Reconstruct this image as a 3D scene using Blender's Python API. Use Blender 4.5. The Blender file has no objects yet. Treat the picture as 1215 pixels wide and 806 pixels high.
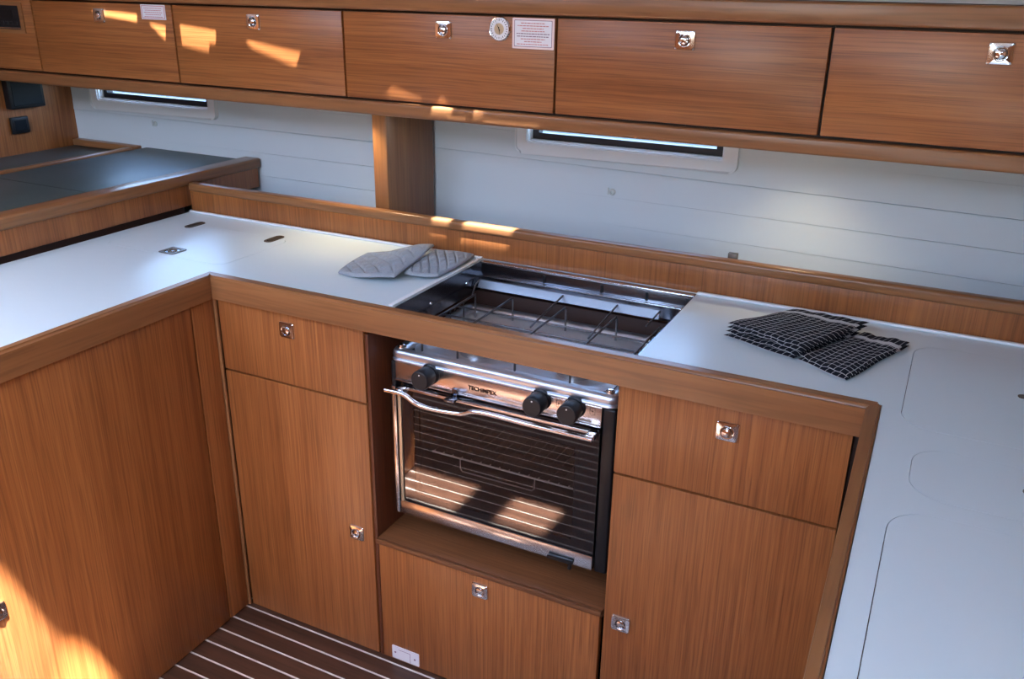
import bpy, bmesh, math, random
from mathutils import Vector, Matrix
from mathutils.geometry import tessellate_polygon
random.seed(7)
scene = bpy.context.scene
COL = scene.collection

# ------------------------------------------------------------------ camera
FPX = 1050.086
RM = ((0.89380751, 0.44821324, 0.01459546),
      (0.1803956, -0.32955906, -0.92674066),
      (-0.41056737, 0.83096072, -0.37541805))
cd = bpy.data.cameras.new('camera')
cd.sensor_width = 36.0
cd.lens = FPX / 1215 * 36.0
cd.clip_start = 0.02
cam = bpy.data.objects.new('camera', cd)
COL.objects.link(cam)
r, d, f = (Vector(v) for v in RM)
mw = Matrix.Identity(4)
for i in range(3):
    mw[i][0], mw[i][1], mw[i][2] = r[i], -d[i], -f[i]
mw[0][3], mw[1][3], mw[2][3] = 0.0, 0.0, 1.5364
cam.matrix_world = mw
scene.camera = cam

# ------------------------------------------------------------------ world, sun, exposure
SUN_DIR = Vector((-0.30, 0.28, -1.0)).normalized()
world = bpy.data.worlds.new('sky')
scene.world = world
world.use_nodes = True
nt = world.node_tree
nt.nodes.clear()
sky = nt.nodes.new('ShaderNodeTexSky')
sky.sky_type = 'NISHITA'
sky.sun_disc = False
sky.sun_elevation = math.asin(-SUN_DIR.z)
sky.sun_rotation = math.atan2(-SUN_DIR.x, -SUN_DIR.y)
sky.dust_density = 2.5
bg = nt.nodes.new('ShaderNodeBackground')
bg.inputs[1].default_value = 3.6
out = nt.nodes.new('ShaderNodeOutputWorld')
nt.links.new(sky.outputs[0], bg.inputs[0])
nt.links.new(bg.outputs[0], out.inputs[0])

sl = bpy.data.lights.new('sun', 'SUN')
sl.energy = 175.0
sl.color = (1.0, 0.95, 0.88)
sl.angle = math.radians(1.2)
so = bpy.data.objects.new('sun', sl)
COL.objects.link(so)
so.rotation_euler = SUN_DIR.to_track_quat('-Z', 'Y').to_euler()
so.location = (1, -2, 6)

vs = scene.view_settings
scene.display_settings.display_device = 'sRGB'
vs.view_transform = 'Standard'
vs.look = 'None'
vs.exposure = 0.2
vs.gamma = 1.0
vs.use_curve_mapping = False

# ------------------------------------------------------------------ materials
def new_mat(name):
    m = bpy.data.materials.new(name)
    m.use_nodes = True
    n = m.node_tree
    return m, n, n.nodes['Principled BSDF']

def plain(name, col, rough=0.5, metal=0.0, spec=0.5, bump=0.0, bscale=200, coat=0.0, ior=None, var=0.0):
    m, n, b = new_mat(name)
    b.inputs['Base Color'].default_value = (*col, 1)
    b.inputs['Roughness'].default_value = rough
    b.inputs['Metallic'].default_value = metal
    b.inputs['Specular IOR Level'].default_value = spec
    b.inputs['Coat Weight'].default_value = coat
    if ior: b.inputs['IOR'].default_value = ior
    if bump or var:
        tc = n.nodes.new('ShaderNodeTexCoord')
        ns = n.nodes.new('ShaderNodeTexNoise')
        ns.inputs['Scale'].default_value = bscale
        ns.inputs['Detail'].default_value = 4
        n.links.new(tc.outputs['Object'], ns.inputs['Vector'])
        if bump:
            bp = n.nodes.new('ShaderNodeBump')
            bp.inputs['Strength'].default_value = bump
            bp.inputs['Distance'].default_value = 0.002
            n.links.new(ns.outputs['Fac'], bp.inputs['Height'])
            n.links.new(bp.outputs['Normal'], b.inputs['Normal'])
        if var:
            mx = n.nodes.new('ShaderNodeMix'); mx.data_type = 'RGBA'
            mx.inputs['A'].default_value = tuple(c * (1 - var) for c in col) + (1,)
            mx.inputs['B'].default_value = tuple(min(1, c * (1 + var)) for c in col) + (1,)
            n.links.new(ns.outputs['Fac'], mx.inputs['Factor'])
            n.links.new(mx.outputs['Result'], b.inputs['Base Color'])
    return m

def wood(name, axis, light, dark, rough=0.36, fine=170, broad=14, streak=0.75, coat=0.06):
    """veneer: fine straight grain along axis (0,1,2)"""
    m, n, b = new_mat(name)
    N, L = n.nodes, n.links
    tc = N.new('ShaderNodeTexCoord')
    oi = N.new('ShaderNodeObjectInfo')
    mul = N.new('ShaderNodeVectorMath'); mul.operation = 'SCALE'
    mul.inputs[0].default_value = (7.3, 5.1, 9.7)
    L.new(oi.outputs['Random'], mul.inputs['Scale'])
    add = N.new('ShaderNodeVectorMath'); add.operation = 'ADD'
    L.new(tc.outputs['Object'], add.inputs[0]); L.new(mul.outputs[0], add.inputs[1])
    # gentle warp so the lines are not ruler straight
    wn = N.new('ShaderNodeTexNoise'); wn.inputs['Scale'].default_value = 3.0
    L.new(add.outputs[0], wn.inputs['Vector'])
    wsub = N.new('ShaderNodeVectorMath'); wsub.operation = 'SUBTRACT'
    wsub.inputs[1].default_value = (.5, .5, .5)
    L.new(wn.outputs['Color'], wsub.inputs[0])
    wsc = N.new('ShaderNodeVectorMath'); wsc.operation = 'SCALE'; wsc.inputs['Scale'].default_value = 0.008
    L.new(wsub.outputs[0], wsc.inputs[0])
    wadd = N.new('ShaderNodeVectorMath'); wadd.operation = 'ADD'
    L.new(add.outputs[0], wadd.inputs[0]); L.new(wsc.outputs[0], wadd.inputs[1])
    def layer(sc_across, sc_along, detail, lo, hi):
        mp = N.new('ShaderNodeMapping')
        s = [sc_across] * 3; s[axis] = sc_along
        mp.inputs['Scale'].default_value = s
        L.new(wadd.outputs[0], mp.inputs['Vector'])
        t = N.new('ShaderNodeTexNoise'); t.inputs['Scale'].default_value = 1.0
        t.inputs['Detail'].default_value = detail
        L.new(mp.outputs[0], t.inputs['Vector'])
        mr = N.new('ShaderNodeMapRange')
        mr.inputs['From Min'].default_value = lo; mr.inputs['From Max'].default_value = hi
        L.new(t.outputs['Fac'], mr.inputs['Value'])
        return mr.outputs[0]
    a = layer(fine, 1.1, 2, .30, .70)
    c = layer(broad, .45, 3, .3, .7)
    e = layer(fine * 2.6, 7, 1, .36, .5)
    m1 = N.new('ShaderNodeMath'); m1.operation = 'MULTIPLY'; m1.inputs[1].default_value = .55
    L.new(a, m1.inputs[0])
    m2 = N.new('ShaderNodeMath'); m2.operation = 'MULTIPLY_ADD'; m2.inputs[1].default_value = .45
    L.new(c, m2.inputs[0]); L.new(m1.outputs[0], m2.inputs[2])
    mx = N.new('ShaderNodeMix'); mx.data_type = 'RGBA'
    mx.inputs['A'].default_value = (*dark, 1); mx.inputs['B'].default_value = (*light, 1)
    L.new(m2.outputs[0], mx.inputs['Factor'])
    # pores
    mp2 = N.new('ShaderNodeMapRange')
    mp2.inputs['To Min'].default_value = streak; mp2.inputs['To Max'].default_value = 1.0
    L.new(e, mp2.inputs['Value'])
    mx2 = N.new('ShaderNodeVectorMath'); mx2.operation = 'SCALE'
    L.new(mx.outputs['Result'], mx2.inputs[0]); L.new(mp2.outputs[0], mx2.inputs['Scale'])
    L.new(mx2.outputs[0], b.inputs['Base Color'])
    b.inputs['Roughness'].default_value = rough
    b.inputs['Specular IOR Level'].default_value = .38
    b.inputs['Coat Weight'].default_value = coat
    b.inputs['Coat Roughness'].default_value = 0.25
    bp = N.new('ShaderNodeBump'); bp.inputs['Strength'].default_value = .12; bp.inputs['Distance'].default_value = .001
    L.new(a, bp.inputs['Height']); L.new(bp.outputs['Normal'], b.inputs['Normal'])
    return m

WL, WD = (0.375, 0.138, 0.041), (0.195, 0.059, 0.0150)
RL, RD = (0.29, 0.130, 0.050), (0.19, 0.075, 0.028)
M = {}
M['woodX'] = wood('teak_veneer_x', 0, WL, WD)
M['woodY'] = wood('teak_veneer_y', 1, WL, WD)
M['woodZ'] = wood('teak_veneer_z', 2, WL, WD)
M['railX'] = wood('solid_teak_x', 0, RL, RD, fine=60, broad=20, streak=.85, rough=.3)
M['railY'] = wood('solid_teak_y', 1, RL, RD, fine=60, broad=20, streak=.85, rough=.3)
M['railZ'] = wood('solid_teak_z', 2, RL, RD, fine=60, broad=20, streak=.85, rough=.3)
M['recesswood'] = wood('darkened_recess_veneer', 2, (0.13, 0.038, 0.014), (0.08, 0.022, 0.009))  # veneer colour darkened against the doors for the recess sides
M['shelfwood'] = wood('darkened_shelf_veneer', 0, (0.20, 0.080, 0.030), (0.13, 0.047, 0.018))  # shelf veneer, likewise set darker than the doors
M['floorwood'] = wood('dark_floor_board', 0, (0.100, 0.046, 0.028), (0.042, 0.020, 0.014), fine=50, broad=10, rough=.35, coat=.1)
M['carcass'] = plain('dark_carcass', (0.035, 0.013, 0.007), .6, bump=.05)
M['white_top'] = plain('white_laminate', (0.625, 0.735, 0.770), .28, bump=.012, bscale=500, spec=.5)
M['white_wall'] = plain('white_hull_lining', (0.60, 0.655, 0.675), .42, bump=.02, bscale=90)
M['head'] = plain('headliner', (0.50, 0.50, 0.50), .8, bump=.1, bscale=300)
M['plastic_white'] = plain('white_plastic', (0.74, 0.77, 0.78), .35, bump=.01)
M['seam'] = plain('white_caulk', (0.62, 0.58, 0.54), .6, bump=.05)
M['chrome'] = plain('chrome', (0.80, 0.81, 0.83), .10, 1.0, bump=.01)
M['steel'] = plain('polished_steel', (0.62, 0.65, 0.69), .2, 1.0)
M['panelsteel'] = plain('control_panel_steel', (0.72, 0.66, 0.62), .24, 1.0)
M['liner'] = plain('dark_steel_liner', (0.17, 0.18, 0.21), .2, 1.0)
M['black'] = plain('black_enamel', (0.007, 0.007, 0.008), .35, spec=.3, bump=.02)
M['knob'] = plain('black_knob', (0.010, 0.010, 0.012), .42, spec=.3, bump=.02)
M['rubber'] = plain('black_rubber', (0.006, 0.008, 0.012), .5, bump=.03)
M['oven_in'] = plain('oven_enamel', (0.022, 0.019, 0.018), .35, bump=.03)
M['wire'] = plain('wire_steel', (0.16, 0.16, 0.17), .3, .9, bump=.01)
M['bar'] = plain('brushed_bar', (0.20, 0.22, 0.25), .42, 1.0)
M['rim'] = plain('satin_rim_steel', (0.66, 0.70, 0.75), .36, 1.0)
M['tray'] = plain('satin_tray_steel', (0.74, 0.77, 0.80), .48, .9)
M['rackwire'] = plain('rack_wire', (0.85, 0.85, 0.85), .35, .3, bump=.01)
M['greytop'] = plain('grey_leatherette', (0.045, 0.062, 0.060), .45, bump=.12, bscale=420)
M['bronze'] = plain('bronze_fitting', (0.13, 0.105, 0.085), .35, .6, bump=.05)
M['print_dark'] = plain('dark_print', (0.008, 0.006, 0.006), .9, spec=.05, bump=.01)
M['print_white'] = plain('white_print', (0.7, 0.7, 0.7), .6, bump=.01)
M['paper'] = plain('plaque_white', (0.72, 0.72, 0.76), .4, bump=.01)
M['pinkpaper'] = plain('plaque_border_pink', (0.75, 0.60, 0.58), .4, bump=.01)
M['print_red'] = plain('red_print', (0.50, 0.16, 0.17), .6, bump=.01)
M['print_blue'] = plain('purple_print', (0.19, 0.10, 0.16), .6, bump=.01)
M['print_green'] = plain('green_print', (0.10, 0.24, 0.14), .6, bump=.01)
M['brass_and_glint'] = plain('brass_and_glint', (0.62, 0.50, 0.32), .3, .7, bump=.01)
M['water'] = plain('harbour_water', (0.0030, 0.0052, 0.0072), .6, spec=.03, bump=.6, bscale=6)
M['vinyl'] = plain('vent_plate', (0.66, 0.66, 0.70), .35, bump=.01)

def glass_mat(name, tint, ior, rough=0.0, spec_tint=(1, 1, 1), extra=0.0):
    m = bpy.data.materials.new(name); m.use_nodes = True
    n = m.node_tree; n.nodes.clear()
    o = n.nodes.new('ShaderNodeOutputMaterial')
    t = n.nodes.new('ShaderNodeBsdfTransparent'); t.inputs[0].default_value = (*tint, 1)
    g = n.nodes.new('ShaderNodeBsdfGlossy'); g.inputs['Roughness'].default_value = rough
    g.inputs[0].default_value = (*spec_tint, 1)
    fr = n.nodes.new('ShaderNodeFresnel'); fr.inputs['IOR'].default_value = ior
    ad = n.nodes.new('ShaderNodeMath'); ad.operation = 'ADD'; ad.inputs[1].default_value = extra; ad.use_clamp = True
    ge = n.nodes.new('ShaderNodeNewGeometry')
    fb = n.nodes.new('ShaderNodeMath'); fb.operation = 'SUBTRACT'; fb.inputs[0].default_value = 1.0
    n.links.new(ge.outputs['Backfacing'], fb.inputs[1])
    fm = n.nodes.new('ShaderNodeMath'); fm.operation = 'MULTIPLY'
    n.links.new(fr.outputs[0], fm.inputs[0]); n.links.new(fb.outputs[0], fm.inputs[1])
    n.links.new(fm.outputs[0], ad.inputs[0])
    mx = n.nodes.new('ShaderNodeMixShader')
    n.links.new(ad.outputs[0], mx.inputs[0]); n.links.new(t.outputs[0], mx.inputs[1]); n.links.new(g.outputs[0], mx.inputs[2])
    n.links.new(mx.outputs[0], o.inputs[0])
    return m
M['pane'] = glass_mat('window_glass', (0.86, 0.92, 0.96), 1.45, 0.02)
M['sun_dimmer'] = glass_mat('sun_dimming_tint', (0.60, 0.62, 0.66), 1.3, 0.0)  # tint added only to weaken sun patches, no real glazing
M['ovenglass'] = glass_mat('oven_glass_clear', (0.55, 0.52, 0.50), 1.75, 0.01, extra=.02)
M['ovenblack'] = plain('oven_glass_black', (0.006, 0.006, 0.007), .03, 0.0, .5, ior=1.75)

def fabric(name, col, scale=500):
    return plain(name, col, .9, 0, .2, bump=.5, bscale=scale, var=.22)
M['grey_quilt'] = fabric('grey_quilted_cotton', (0.30, 0.335, 0.37))

def towel_mat():
    m, n, b = new_mat('black_check_cotton')
    N, L = n.nodes, n.links
    uv = N.new('ShaderNodeUVMap')
    sp = N.new('ShaderNodeSeparateXYZ'); L.new(uv.outputs[0], sp.inputs[0])
    def math_(op, a, bv=None, c=None):
        x = N.new('ShaderNodeMath'); x.operation = op
        for i, v in enumerate((a, bv, c)):
            if v is None: continue
            if isinstance(v, (int, float)): x.inputs[i].default_value = v
            else: L.new(v, x.inputs[i])
        return x.outputs[0]
    def lines(co, freq, w):
        fr = math_('FRACT', math_('MULTIPLY', co, freq))
        return math_('LESS_THAN', fr, w)
    u, v = sp.outputs[0], sp.outputs[1]
    lu = lines(u, 1 / 0.0130, .09)
    lv = lines(v, 1 / 0.0130, .09)
    plainend = math_('LESS_THAN', v, 0.158)          # no cross lines past the white band
    lv = math_('MULTIPLY', lv, plainend)
    grid = math_('MAXIMUM', math_('MULTIPLY', lu, .7), math_('MULTIPLY', lv, .9))
    band = math_('MULTIPLY', math_('GREATER_THAN', v, 0.160), math_('LESS_THAN', v, 0.174))
    fac = math_('MAXIMUM', grid, math_('MULTIPLY', band, .75))
    mx = N.new('ShaderNodeMix'); mx.data_type = 'RGBA'
    mx.inputs['A'].default_value = (0.010, 0.012, 0.018, 1); mx.inputs['B'].default_value = (0.62, 0.64, 0.66, 1)
    L.new(fac, mx.inputs['Factor']); L.new(mx.outputs['Result'], b.inputs['Base Color'])
    b.inputs['Roughness'].default_value = .95; b.inputs['Specular IOR Level'].default_value = .15
    tc = N.new('ShaderNodeTexCoord'); ns = N.new('ShaderNodeTexNoise'); ns.inputs['Scale'].default_value = 600
    L.new(tc.outputs['Object'], ns.inputs['Vector'])
    bp = N.new('ShaderNodeBump'); bp.inputs['Strength'].default_value = .5; bp.inputs['Distance'].default_value = .002
    L.new(ns.outputs['Fac'], bp.inputs['Height']); L.new(bp.outputs['Normal'], b.inputs['Normal'])
    return m
M['towel'] = towel_mat()

# ------------------------------------------------------------------ mesh helpers
WORLD = {}          # object -> world position of its origin

def thing(name, loc, label, cat, group=None):
    o = bpy.data.objects.new(name, None)
    o.empty_display_size = .05
    COL.objects.link(o)
    o.location = loc
    WORLD[o] = Vector(loc)
    o['label'] = label; o['category'] = cat
    if group: o['group'] = group
    return o

def tag(o, label=None, cat=None, group=None, kind=None):
    if label: o['label'] = label
    if cat: o['category'] = cat
    if group: o['group'] = group
    if kind: o['kind'] = kind
    return o

def finish(name, bm, mats, parent=None, smooth=35, label=None, recalc=True):
    """world-space bmesh -> one object, origin at its bbox centre"""
    if recalc: bmesh.ops.recalc_face_normals(bm, faces=bm.faces)
    lo = Vector((min(v.co[i] for v in bm.verts) for i in range(3)))
    hi = Vector((max(v.co[i] for v in bm.verts) for i in range(3)))
    c = (lo + hi) / 2
    bmesh.ops.translate(bm, verts=bm.verts, vec=-c)
    me = bpy.data.meshes.new(name)
    bm.to_mesh(me); bm.free()
    if not isinstance(mats, (list, tuple)): mats = [mats]
    for m in mats: me.materials.append(M[m] if isinstance(m, str) else m)
    if smooth:
        for p in me.polygons: p.use_smooth = True
        try: me.set_sharp_from_angle(angle=math.radians(smooth))
        except Exception: pass
    o = bpy.data.objects.new(name, me)
    COL.objects.link(o)
    WORLD[o] = c
    if parent is not None:
        o.parent = parent
        o.location = c - WORLD[parent]
    else:
        o.location = c
    if label: o['label'] = label
    return o


def add_box(bm, x0, x1, y0, y1, z0, z1, bev=0.0, seg=2, mi=0):
    n0 = len(bm.verts)
    r_ = bmesh.ops.create_cube(bm, size=1.0)
    vv = r_['verts']
    for v in vv:
        v.co = Vector((x0 + (v.co.x + .5) * (x1 - x0), y0 + (v.co.y + .5) * (y1 - y0), z0 + (v.co.z + .5) * (z1 - z0)))
    fs = set(f_ for v in vv for f_ in v.link_faces)
    if bev > 0:
        es = list(set(e for v in vv for e in v.link_edges))
        rr = bmesh.ops.bevel(bm, geom=es, offset=bev, segments=seg, affect='EDGES', profile=.5)
        fs = set(rr['faces']) | set(f_ for f_ in fs if f_.is_valid)
    for f_ in fs:
        if f_.is_valid: f_.material_index = mi
    return bm

def box(name, x0, x1, y0, y1, z0, z1, mat, parent=None, bev=0.0015, seg=2, label=None):
    bm = bmesh.new()
    add_box(bm, x0, x1, y0, y1, z0, z1, bev, seg)
    return finish(name, bm, mat, parent, label=label)

def struct(name, bm_or_o, mat=None, label=None, cat=None):
    o = bm_or_o if mat is None else finish(name, bm_or_o, mat)
    o['kind'] = 'structure'
    if label: o['label'] = label
    if cat: o['category'] = cat
    return o

def prism(bm, outer, holes, a0, a1, fn, mi=0):
    """polygon with holes in (p,q), extruded from a0 to a1; fn(p,q,a)->xyz"""
    loops = [outer] + list(holes)
    flat = [pt for lp in loops for pt in lp]
    tris = tessellate_polygon([[Vector((p, q, 0)) for p, q in lp] for lp in loops])
    lo = [bm.verts.new(fn(p, q, a0)) for p, q in flat]
    hi = [bm.verts.new(fn(p, q, a1)) for p, q in flat]
    for t in tris:
        for vs_ in (lo, hi):
            try: bm.faces.new([vs_[i] for i in t]).material_index = mi
            except ValueError: pass
    k = 0
    for lp in loops:
        n_ = len(lp)
        for i in range(n_):
            j = (i + 1) % n_
            try: bm.faces.new((lo[k + i], lo[k + j], hi[k + j], hi[k + i])).material_index = mi
            except ValueError: pass
        k += n_
    return bm

def rrect(x0, x1, y0, y1, rad, n=6):
    pts = []
    for cx, cy, a in ((x1 - rad, y1 - rad, 0), (x0 + rad, y1 - rad, 90), (x0 + rad, y0 + rad, 180), (x1 - rad, y0 + rad, 270)):
        for i in range(n + 1):
            t = math.radians(a + 90 * i / n)
            pts.append((cx + rad * math.cos(t), cy + rad * math.sin(t)))
    return pts

def tube(bm, pts, rad, n=10, mi=0, closed=False, caps=True):
    pts = [Vector(p) for p in pts]
    rings = []
    N_ = len(pts)
    up = None
    for i, p in enumerate(pts):
        a = pts[i - 1] if (i > 0 or closed) else p
        b = pts[(i + 1) % N_] if (i < N_ - 1 or closed) else p
        t = (b - a).normalized()
        if up is None:
            up = Vector((0, 0, 1)) if abs(t.z) < .9 else Vector((1, 0, 0))
        s = t.cross(up)
        if s.length < 1e-5: s = t.cross(Vector((0, 1, 0)))
        s.normalize()
        up = s.cross(t).normalized()
        rings.append([bm.verts.new(p + rad * (math.cos(2 * math.pi * k / n) * s + math.sin(2 * math.pi * k / n) * up)) for k in range(n)])
    rng = range(N_) if closed else range(N_ - 1)
    for i in rng:
        A, B = rings[i], rings[(i + 1) % N_]
        for k in range(n):
            f_ = bm.faces.new((A[k], A[(k + 1) % n], B[(k + 1) % n], B[k])); f_.material_index = mi
    if caps and not closed:
        bm.faces.new(rings[0]).material_index = mi
        bm.faces.new(rings[-1]).material_index = mi
    return bm

def lathe(bm, prof, fn, n=24, mi=0):
    """prof: (r, h) list; fn(p, q, h)->xyz in the axis frame"""
    rings = []
    for r_, h in prof:
        if r_ < 1e-6: rings.append([bm.verts.new(fn(0, 0, h))])
        else: rings.append([bm.verts.new(fn(r_ * math.cos(2 * math.pi * k / n), r_ * math.sin(2 * math.pi * k / n), h)) for k in range(n)])
    for A, B in zip(rings, rings[1:]):
        for k in range(n):
            a = [A[k % len(A)], A[(k + 1) % len(A)], B[(k + 1) % len(B)], B[k % len(B)]]
            u = []
            for v in a:
                if v not in u: u.append(v)
            if len(u) >= 3:
                try: bm.faces.new(u).material_index = mi
                except ValueError: pass
    return bm

def smoothpath(pts, sub=6):
    """Catmull-Rom"""
    P = [Vector(p) for p in pts]
    P = [P[0] * 2 - P[1]] + P + [P[-1] * 2 - P[-2]]
    res = []
    for i in range(1, len(P) - 2):
        for k in range(sub):
            t = k / sub
            a, b, c, d_ = P[i - 1], P[i], P[i + 1], P[i + 2]
            res.append(.5 * ((2 * b) + (c - a) * t + (2 * a - 5 * b + 4 * c - d_) * t * t + (3 * b - a - 3 * c + d_) * t ** 3))
    res.append(P[-2])
    return res

def face_fn(facing, px, py, pz):
    """frame on a vertical face: (right, up, out)"""
    if facing == '-y': return lambda p, q, h: (px + p, py - h, pz + q)
    if facing == '+x': return lambda p, q, h: (px + h, py + p, pz + q)
    if facing == '-x': return lambda p, q, h: (px - h, py - p, pz + q)
    if facing == '+z': return lambda p, q, h: (px + p, py + q, pz + h)
    if facing == '-z': return lambda p, q, h: (px + p, py - q, pz - h)

def latch(parent, px, py, pz, facing='-y', proud=0.006):
    bm = bmesh.new()
    fn = face_fn(facing, px, py, pz)
    W_, H_ = .0205, .0185
    # bevelled square escutcheon with a round well
    rings = []
    for s_, h in ((1.0, -.001), (1.0, .0018), (.92, .0040), (.80, .0044)):
        rings.append([bm.verts.new(fn(p, q, h)) for p, q in rrect(-W_ * s_, W_ * s_, -H_ * s_, H_ * s_, .005 * s_, 5)])
    for A, B in zip(rings, rings[1:]):
        n_ = len(A)
        for k in range(n_): bm.faces.new((A[k], A[(k + 1) % n_], B[(k + 1) % n_], B[k]))
    inner = []
    for v_p, v_q in rrect(-W_ * .80, W_ * .80, -H_ * .80, H_ * .80, .004, 5):
        a = math.atan2(v_q, v_p)
        inner.append(bm.verts.new(fn(.0128 * math.cos(a), .0128 * math.sin(a), .0050)))
    A = rings[-1]; n_ = len(A)
    for k in range(n_): bm.faces.new((A[k], A[(k + 1) % n_], inner[(k + 1) % n_], inner[k]))
    lathe(bm, [(.0130, .0045), (.0125, .0060), (.0110, .0056), (.0100, .0012), (.0094, .0008)], fn, 24)
    lathe(bm, [(.0088, .0008), (.0088, proud + .001), (.0080, proud + .0028), (.0050, proud + .0042), (0, proud + .0046)], fn, 24)
    return finish('latch', bm, 'chrome', parent, smooth=40, label='square chrome push button latch')

def mirror_words(bm, fn, x0, x1, z, h, mi):
    """a row of short print strokes of uneven length"""
    x = x0
    while x < x1 - .001:
        w = min(random.uniform(.003, .0085), x1 - x)
        prism(bm, [(x, z), (x + w, z), (x + w, z + h), (x, z + h)], [], .0011, .0014, fn, mi)
        x += w + .0012

# ------------------------------------------------------------------ key dimensions
ZT = .914          # worktop
ZR = .918          # top of fiddle rail
YF = 1.388          # face of the fiddle rail (galley side)
YD = 1.404         # door faces
XL = -1.442        # left arm, rail face
XP = -.055         # peninsula, rail inner face
YW = 2.11          # hull lining
YC = 1.76          # locker faces
YB = 1.81          # backsplash face
YNL = .68          # end of the left arm
YN = -0.55         # where both arms of the U end, behind the camera

# ================================================================== SETTING
# ---- floor
bm = bmesh.new(); add_box(bm, -2.75, .92, -1.62, YF + .06, -.05, -.0012)
floor = struct('floor', bm, 'seam', 'white-caulked cabin sole under dark brown boards', 'floor')
pitch, seam = .0492, .0052
ys = 1.395
pieces = [(ys + seam / 2, YF + .035)]
y = ys
while y > -1.58:
    pieces.append((y - pitch + seam / 2, y - seam / 2)); y -= pitch
for (a, b) in pieces:
    xa, xb = (XL - .02, XP + .02) if a > YNL - .05 else ((-2.73, XP + .02) if a > YN else (-2.73, .91))
    box('plank', xa, xb, a, b, -.0035, .0, 'floorwood', floor, bev=.0007, seg=1)

# ---- hull lining with planks
WIN = [(-2.590, -2.108), (-1.000, -.490)]
WZ0, WZ1 = 1.152, 1.345
bm = bmesh.new()
prism(bm, [(-2.75, .0), (.92, .0), (.92, 1.9), (-2.75, 1.9)],
      [[(a, WZ0), (b, WZ0), (b, WZ1), (a, WZ1)] for a, b in WIN], YW + .004, YW + .05, lambda p, q, h: (p, h, q))
wall_back = struct('wall_back', bm, 'white_wall', 'white planked hull lining behind the galley', 'wall')
edges0 = [.895 + .0705 * k for k in range(0, 8)]
def wall_plank(xa, xb, za, zb, zc, zd, g=.0011, notch=()):
    bm_ = bmesh.new()
    prism(bm_, [(xa, za + g), (xb, zb + g), (xb, zd - g)] + [(p_, q_ - g) for p_, q_ in notch] + [(xa, zc - g)], [], YW - .0005, YW + .006, lambda p, q, h: (p, h, q))
    bm_.normal_update()
    es = [e for e in bm_.edges if all(abs(v.co.y - (YW - .0005)) < 1e-6 for v in e.verts) and any(abs(fc.normal.y) < .5 for fc in e.link_faces)]
    bmesh.ops.bevel(bm_, geom=es, offset=.0012, segments=1, affect='EDGES')
    finish('plank', bm_, 'white_wall', wall_back, smooth=0)
for bay, (xa, xb, slope) in enumerate(((-2.731, -1.31, -.002), (-1.306, .915, -.014))):
    for k in range(7):
        z0 = lambda x, kk=k: edges0[kk] + slope * (x - xa)
        z1 = lambda x, kk=k: edges0[kk + 1] + slope * (x - xa)
        bays = [w_ for w_ in WIN if xa < w_[0] and w_[1] < xb]
        low = edges0[k] < WZ0 - .012
        if edges0[k + 1] <= WZ0 - .012 or not bays:
            wall_plank(xa, xb, z0(xa), z0(xb), z1(xa), z1(xb))
        elif low:
            (wa, wb), = bays
            wa -= .004; wb += .004
            wall_plank(xa, xb, z0(xa), z0(xb), z1(xa), z1(xb), notch=[(wb, z1(wb)), (wb, WZ0 - .002), (wa, WZ0 - .002), (wa, z1(wa))])
        else:
            (wa, wb), = bays
            wa -= .004; wb += .004
            wall_plank(xa, wa, z0(xa), z0(wa), z1(xa), z1(wa))
            wall_plank(wb, xb, z0(wb), z0(xb), z1(wb), z1(xb))

# ---- portlights
def portlight(idx, xa, xb, label):
    f_ = bmesh.new()
    mg = .036
    prism(f_, rrect(xa - mg, xb + mg, WZ0 - .030, WZ1 + .03, .018), [rrect(xa, xb, WZ0, WZ1, .004, 3)], YW - .012, YW + .001, lambda p, q, h: (p, h, q))
    es = [e for e in f_.edges if all(abs(v.co.y - (YW - .012)) < 1e-6 for v in e.verts) and len(e.link_faces) == 2 and any(abs(fc.normal.y) < .5 for fc in e.link_faces)]
    f_.normal_update()
    es = [e for e in f_.edges if all(abs(v.co.y - (YW - .012)) < 1e-6 for v in e.verts) and any(abs(fc.normal.y) < .5 for fc in e.link_faces)]
    bmesh.ops.bevel(f_, geom=es, offset=.004, segments=2, affect='EDGES')
    w = struct('window_%d' % idx, finish('window_%d' % idx, f_, 'plastic_white'), None, label, 'window')
    # white reveal
    g = bmesh.new()
    prism(g, [(xa, WZ0), (xb, WZ0), (xb, WZ1), (xa, WZ1)], [[(xa + .004, WZ0 + .004), (xb - .004, WZ0 + .004), (xb - .004, WZ1 - .004), (xa + .004, WZ1 - .004)]], YW + .001, YW + .050, lambda p, q, h: (p, h, q))
    finish('reveal', g, 'plastic_white', w)
    g = bmesh.new()
    a0, a1 = xa + .0045, xb - .0045
    prism(g, [(a0, WZ0 + .0045), (a1, WZ0 + .0045), (a1, WZ1 - .0045), (a0, WZ1 - .0045)],
          [[(a0 + .017, WZ0 + .0205), (a1 - .017, WZ0 + .0205), (a1 - .017, WZ1 - .016), (a0 + .017, WZ1 - .016)]], YW + .010, YW + .034, lambda p, q, h: (p, h, q))
    finish('gasket', g, 'rubber', w, label='black rubber gasket')
    g = bmesh.new(); add_box(g, a0 + .008, a1 - .008, YW + .024, YW + .030, WZ0 + .012, WZ1 - .011)
    finish('pane', g, 'pane', w, label='clear acrylic pane')
    return w
portlight(1, *WIN[0], 'white framed portlight at far left above the grey console')
portlight(2, *WIN[1], 'white framed portlight right of the wooden post')

# ---- left bulkhead
bm = bmesh.new(); add_box(bm, -2.79, -2.731, -1.62, YW, -.05, 1.95)
struct('wall_left', bm, 'woodZ', 'wooden bulkhead at the far left with two black panels', 'wall')
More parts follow.
